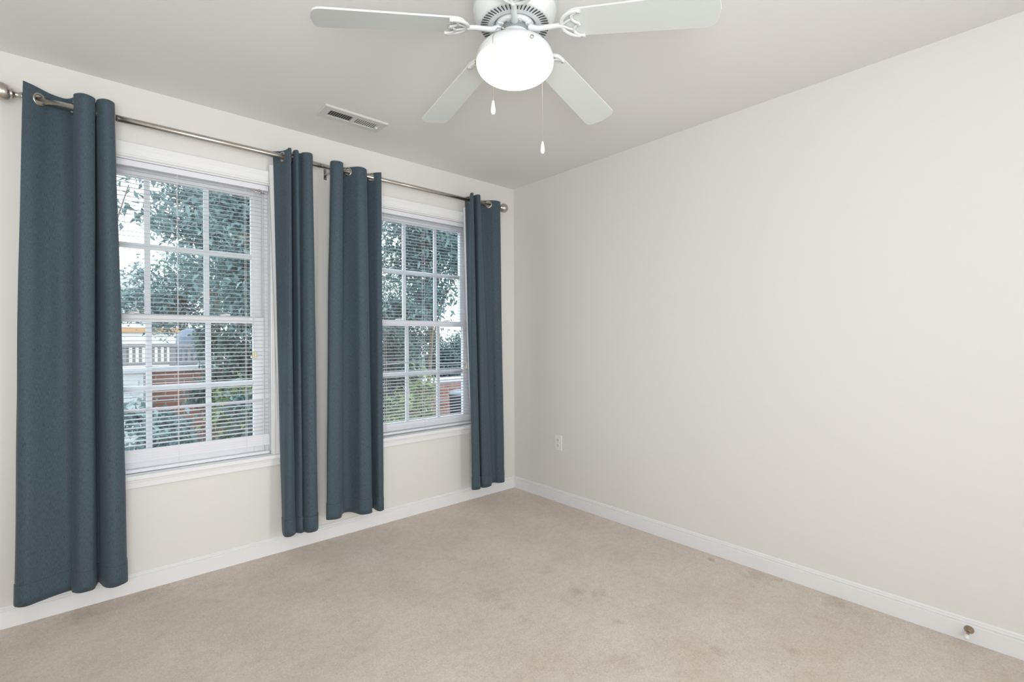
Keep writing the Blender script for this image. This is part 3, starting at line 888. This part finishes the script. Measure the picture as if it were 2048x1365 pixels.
def white_box():
    x0, x1, y = -3.2, -2.08, 4.7
    root = thing('utility_box', ((x0+x1)/2, y, GZ), 'white utility box with slatted front left of the brick garden wall', 'utility box')
    loc = root.location
    o = shift(box('body', x0, x1, y, y+.5, GZ, .80, M_whitebox), loc); o.parent = root
    bm = bmesh.new()
    for k in range(9): add_box(bm, x0+.05, x1-.05, y-.012, y, -.2+k*.105, -.2+k*.105+.07)
    o = shift(obj('slatted_front', bm, M_whitebox, None), loc); o.parent = root
    o = shift(box('lid', x0-.03, x1+.03, y-.04, y+.54, .80, .87, M_cap, None, .01), loc); o.parent = root
white_box()

def railing():
    x0, x1, y = -3.6, 0.2, 8.0
    root = thing('deck_railing', ((x0+x1)/2, y, GZ), 'weathered grey wooden deck railing behind the brick garden wall', 'railing')
    loc = root.location
    def bx(n, *a):
        o = shift(box(n, *a, M_rail), loc); o.parent = root
    bx('top_rail', x0, x1, y-.07, y+.07, 1.08, 1.15)
    bx('bottom_rail', x0, x1, y-.03, y+.03, .76, .82)
    bx('deck_edge', x0, x1, y-.02, y+.10, GZ, .70)
    for k in range(6): bx('post', x0+k*.72, x0+k*.72+.09, y-.045, y+.045, GZ, 1.08)
    k = 0; x = x0+.14
    while x < x1-.05:
        bx('baluster', x, x+.045, y-.018, y+.018, .80, 1.09); x += .092
railing()

def grill():
    x, y = -1.03, 8.7
    loc = (x, y, GZ)
    root = thing('covered_grill', loc, 'blue-grey covered grill standing behind the deck railing', 'grill')
    bm = bmesh.new(); n = 20
    rings = []
    for (s, z) in ((1.0, 0), (.98, 1.2), (.95, 1.45), (.85, 1.64), (.55, 1.76), (.2, 1.79)):
        rings.append([bm.verts.new((s*.24*math.copysign(abs(math.cos(2*PI*k/n))**.4, math.cos(2*PI*k/n)), s*.28*math.copysign(abs(math.sin(2*PI*k/n))**.4, math.sin(2*PI*k/n)), z)) for k in range(n)])
    for a, b in zip(rings, rings[1:]):
        for k in range(n): bm.faces.new((a[k], a[(k+1) % n], b[(k+1) % n], b[k]))
    bm.faces.new(rings[-1]); bm.faces.new(rings[0][::-1])
    obj('cover', bm, M_cover, root)
grill()

def bin_():
    loc = (2.62, 4.45, GZ)
    root = thing('trash_bin', loc, 'dark round trash bin with pale lid in front of the lower brick wall', 'bin')
    bm = bmesh.new(); add_lathe(bm, [(0, 0), (.17, 0), (.20, .52), (.205, .54), (0, .54)], seg=28); obj('bin_body', bm, M_bin, root)
    bm = bmesh.new(); add_lathe(bm, [(0, .53), (.215, .53), (.22, .555), (.20, .59), (.12, .615), (0, .62)], seg=28); obj('lid', bm, M_binlid, root)
bin_()

def house():
    x0, x1, y = -9.0, 0.5, 19.0
    loc = ((x0+x1)/2, y, GZ)
    root = thing('house', loc, 'pale house with terracotta band far behind the railing in the left window', 'house')
    def bx(n, x0, x1, y0, y1, z0, z1, m, par=None):
        o = shift(box(n, x0, x1, y0, y1, z0, z1, m), loc); o.parent = par or root; return o
    bx('wall', x0, x1, y, y+5, GZ, 2.9, M_housewall)
    bx('terracotta_band', x0-.02, x1+.02, y-.06, y, 1.48, 1.66, M_houseorange)
    for k in range(5):
        f = bx('window', x0+.9+k*1.8, x0+1.9+k*1.8, y-.05, y, 1.8, 2.7, M_cap)
        bx('pane', x0+.98+k*1.8, x0+1.82+k*1.8, y-.06, y-.045, 1.87, 2.63, M_winglass_far, f)
    bm = bmesh.new()
    v = [bm.verts.new(p) for p in ((x0-.3, y-.4, 2.9), (x1+.3, y-.4, 2.9), (x1+.3, y+5.4, 2.9), (x0-.3, y+5.4, 2.9), (x0-.3, y+2.5, 3.9), (x1+.3, y+2.5, 3.9))]
    for q in ((0, 1, 5, 4), (2, 3, 4, 5), (1, 2, 5), (3, 0, 4), (0, 3, 2, 1)): bm.faces.new([v[k] for k in q])
    o = shift(obj('roof', bm, M_houseroof, None), loc); o.parent = root
house()
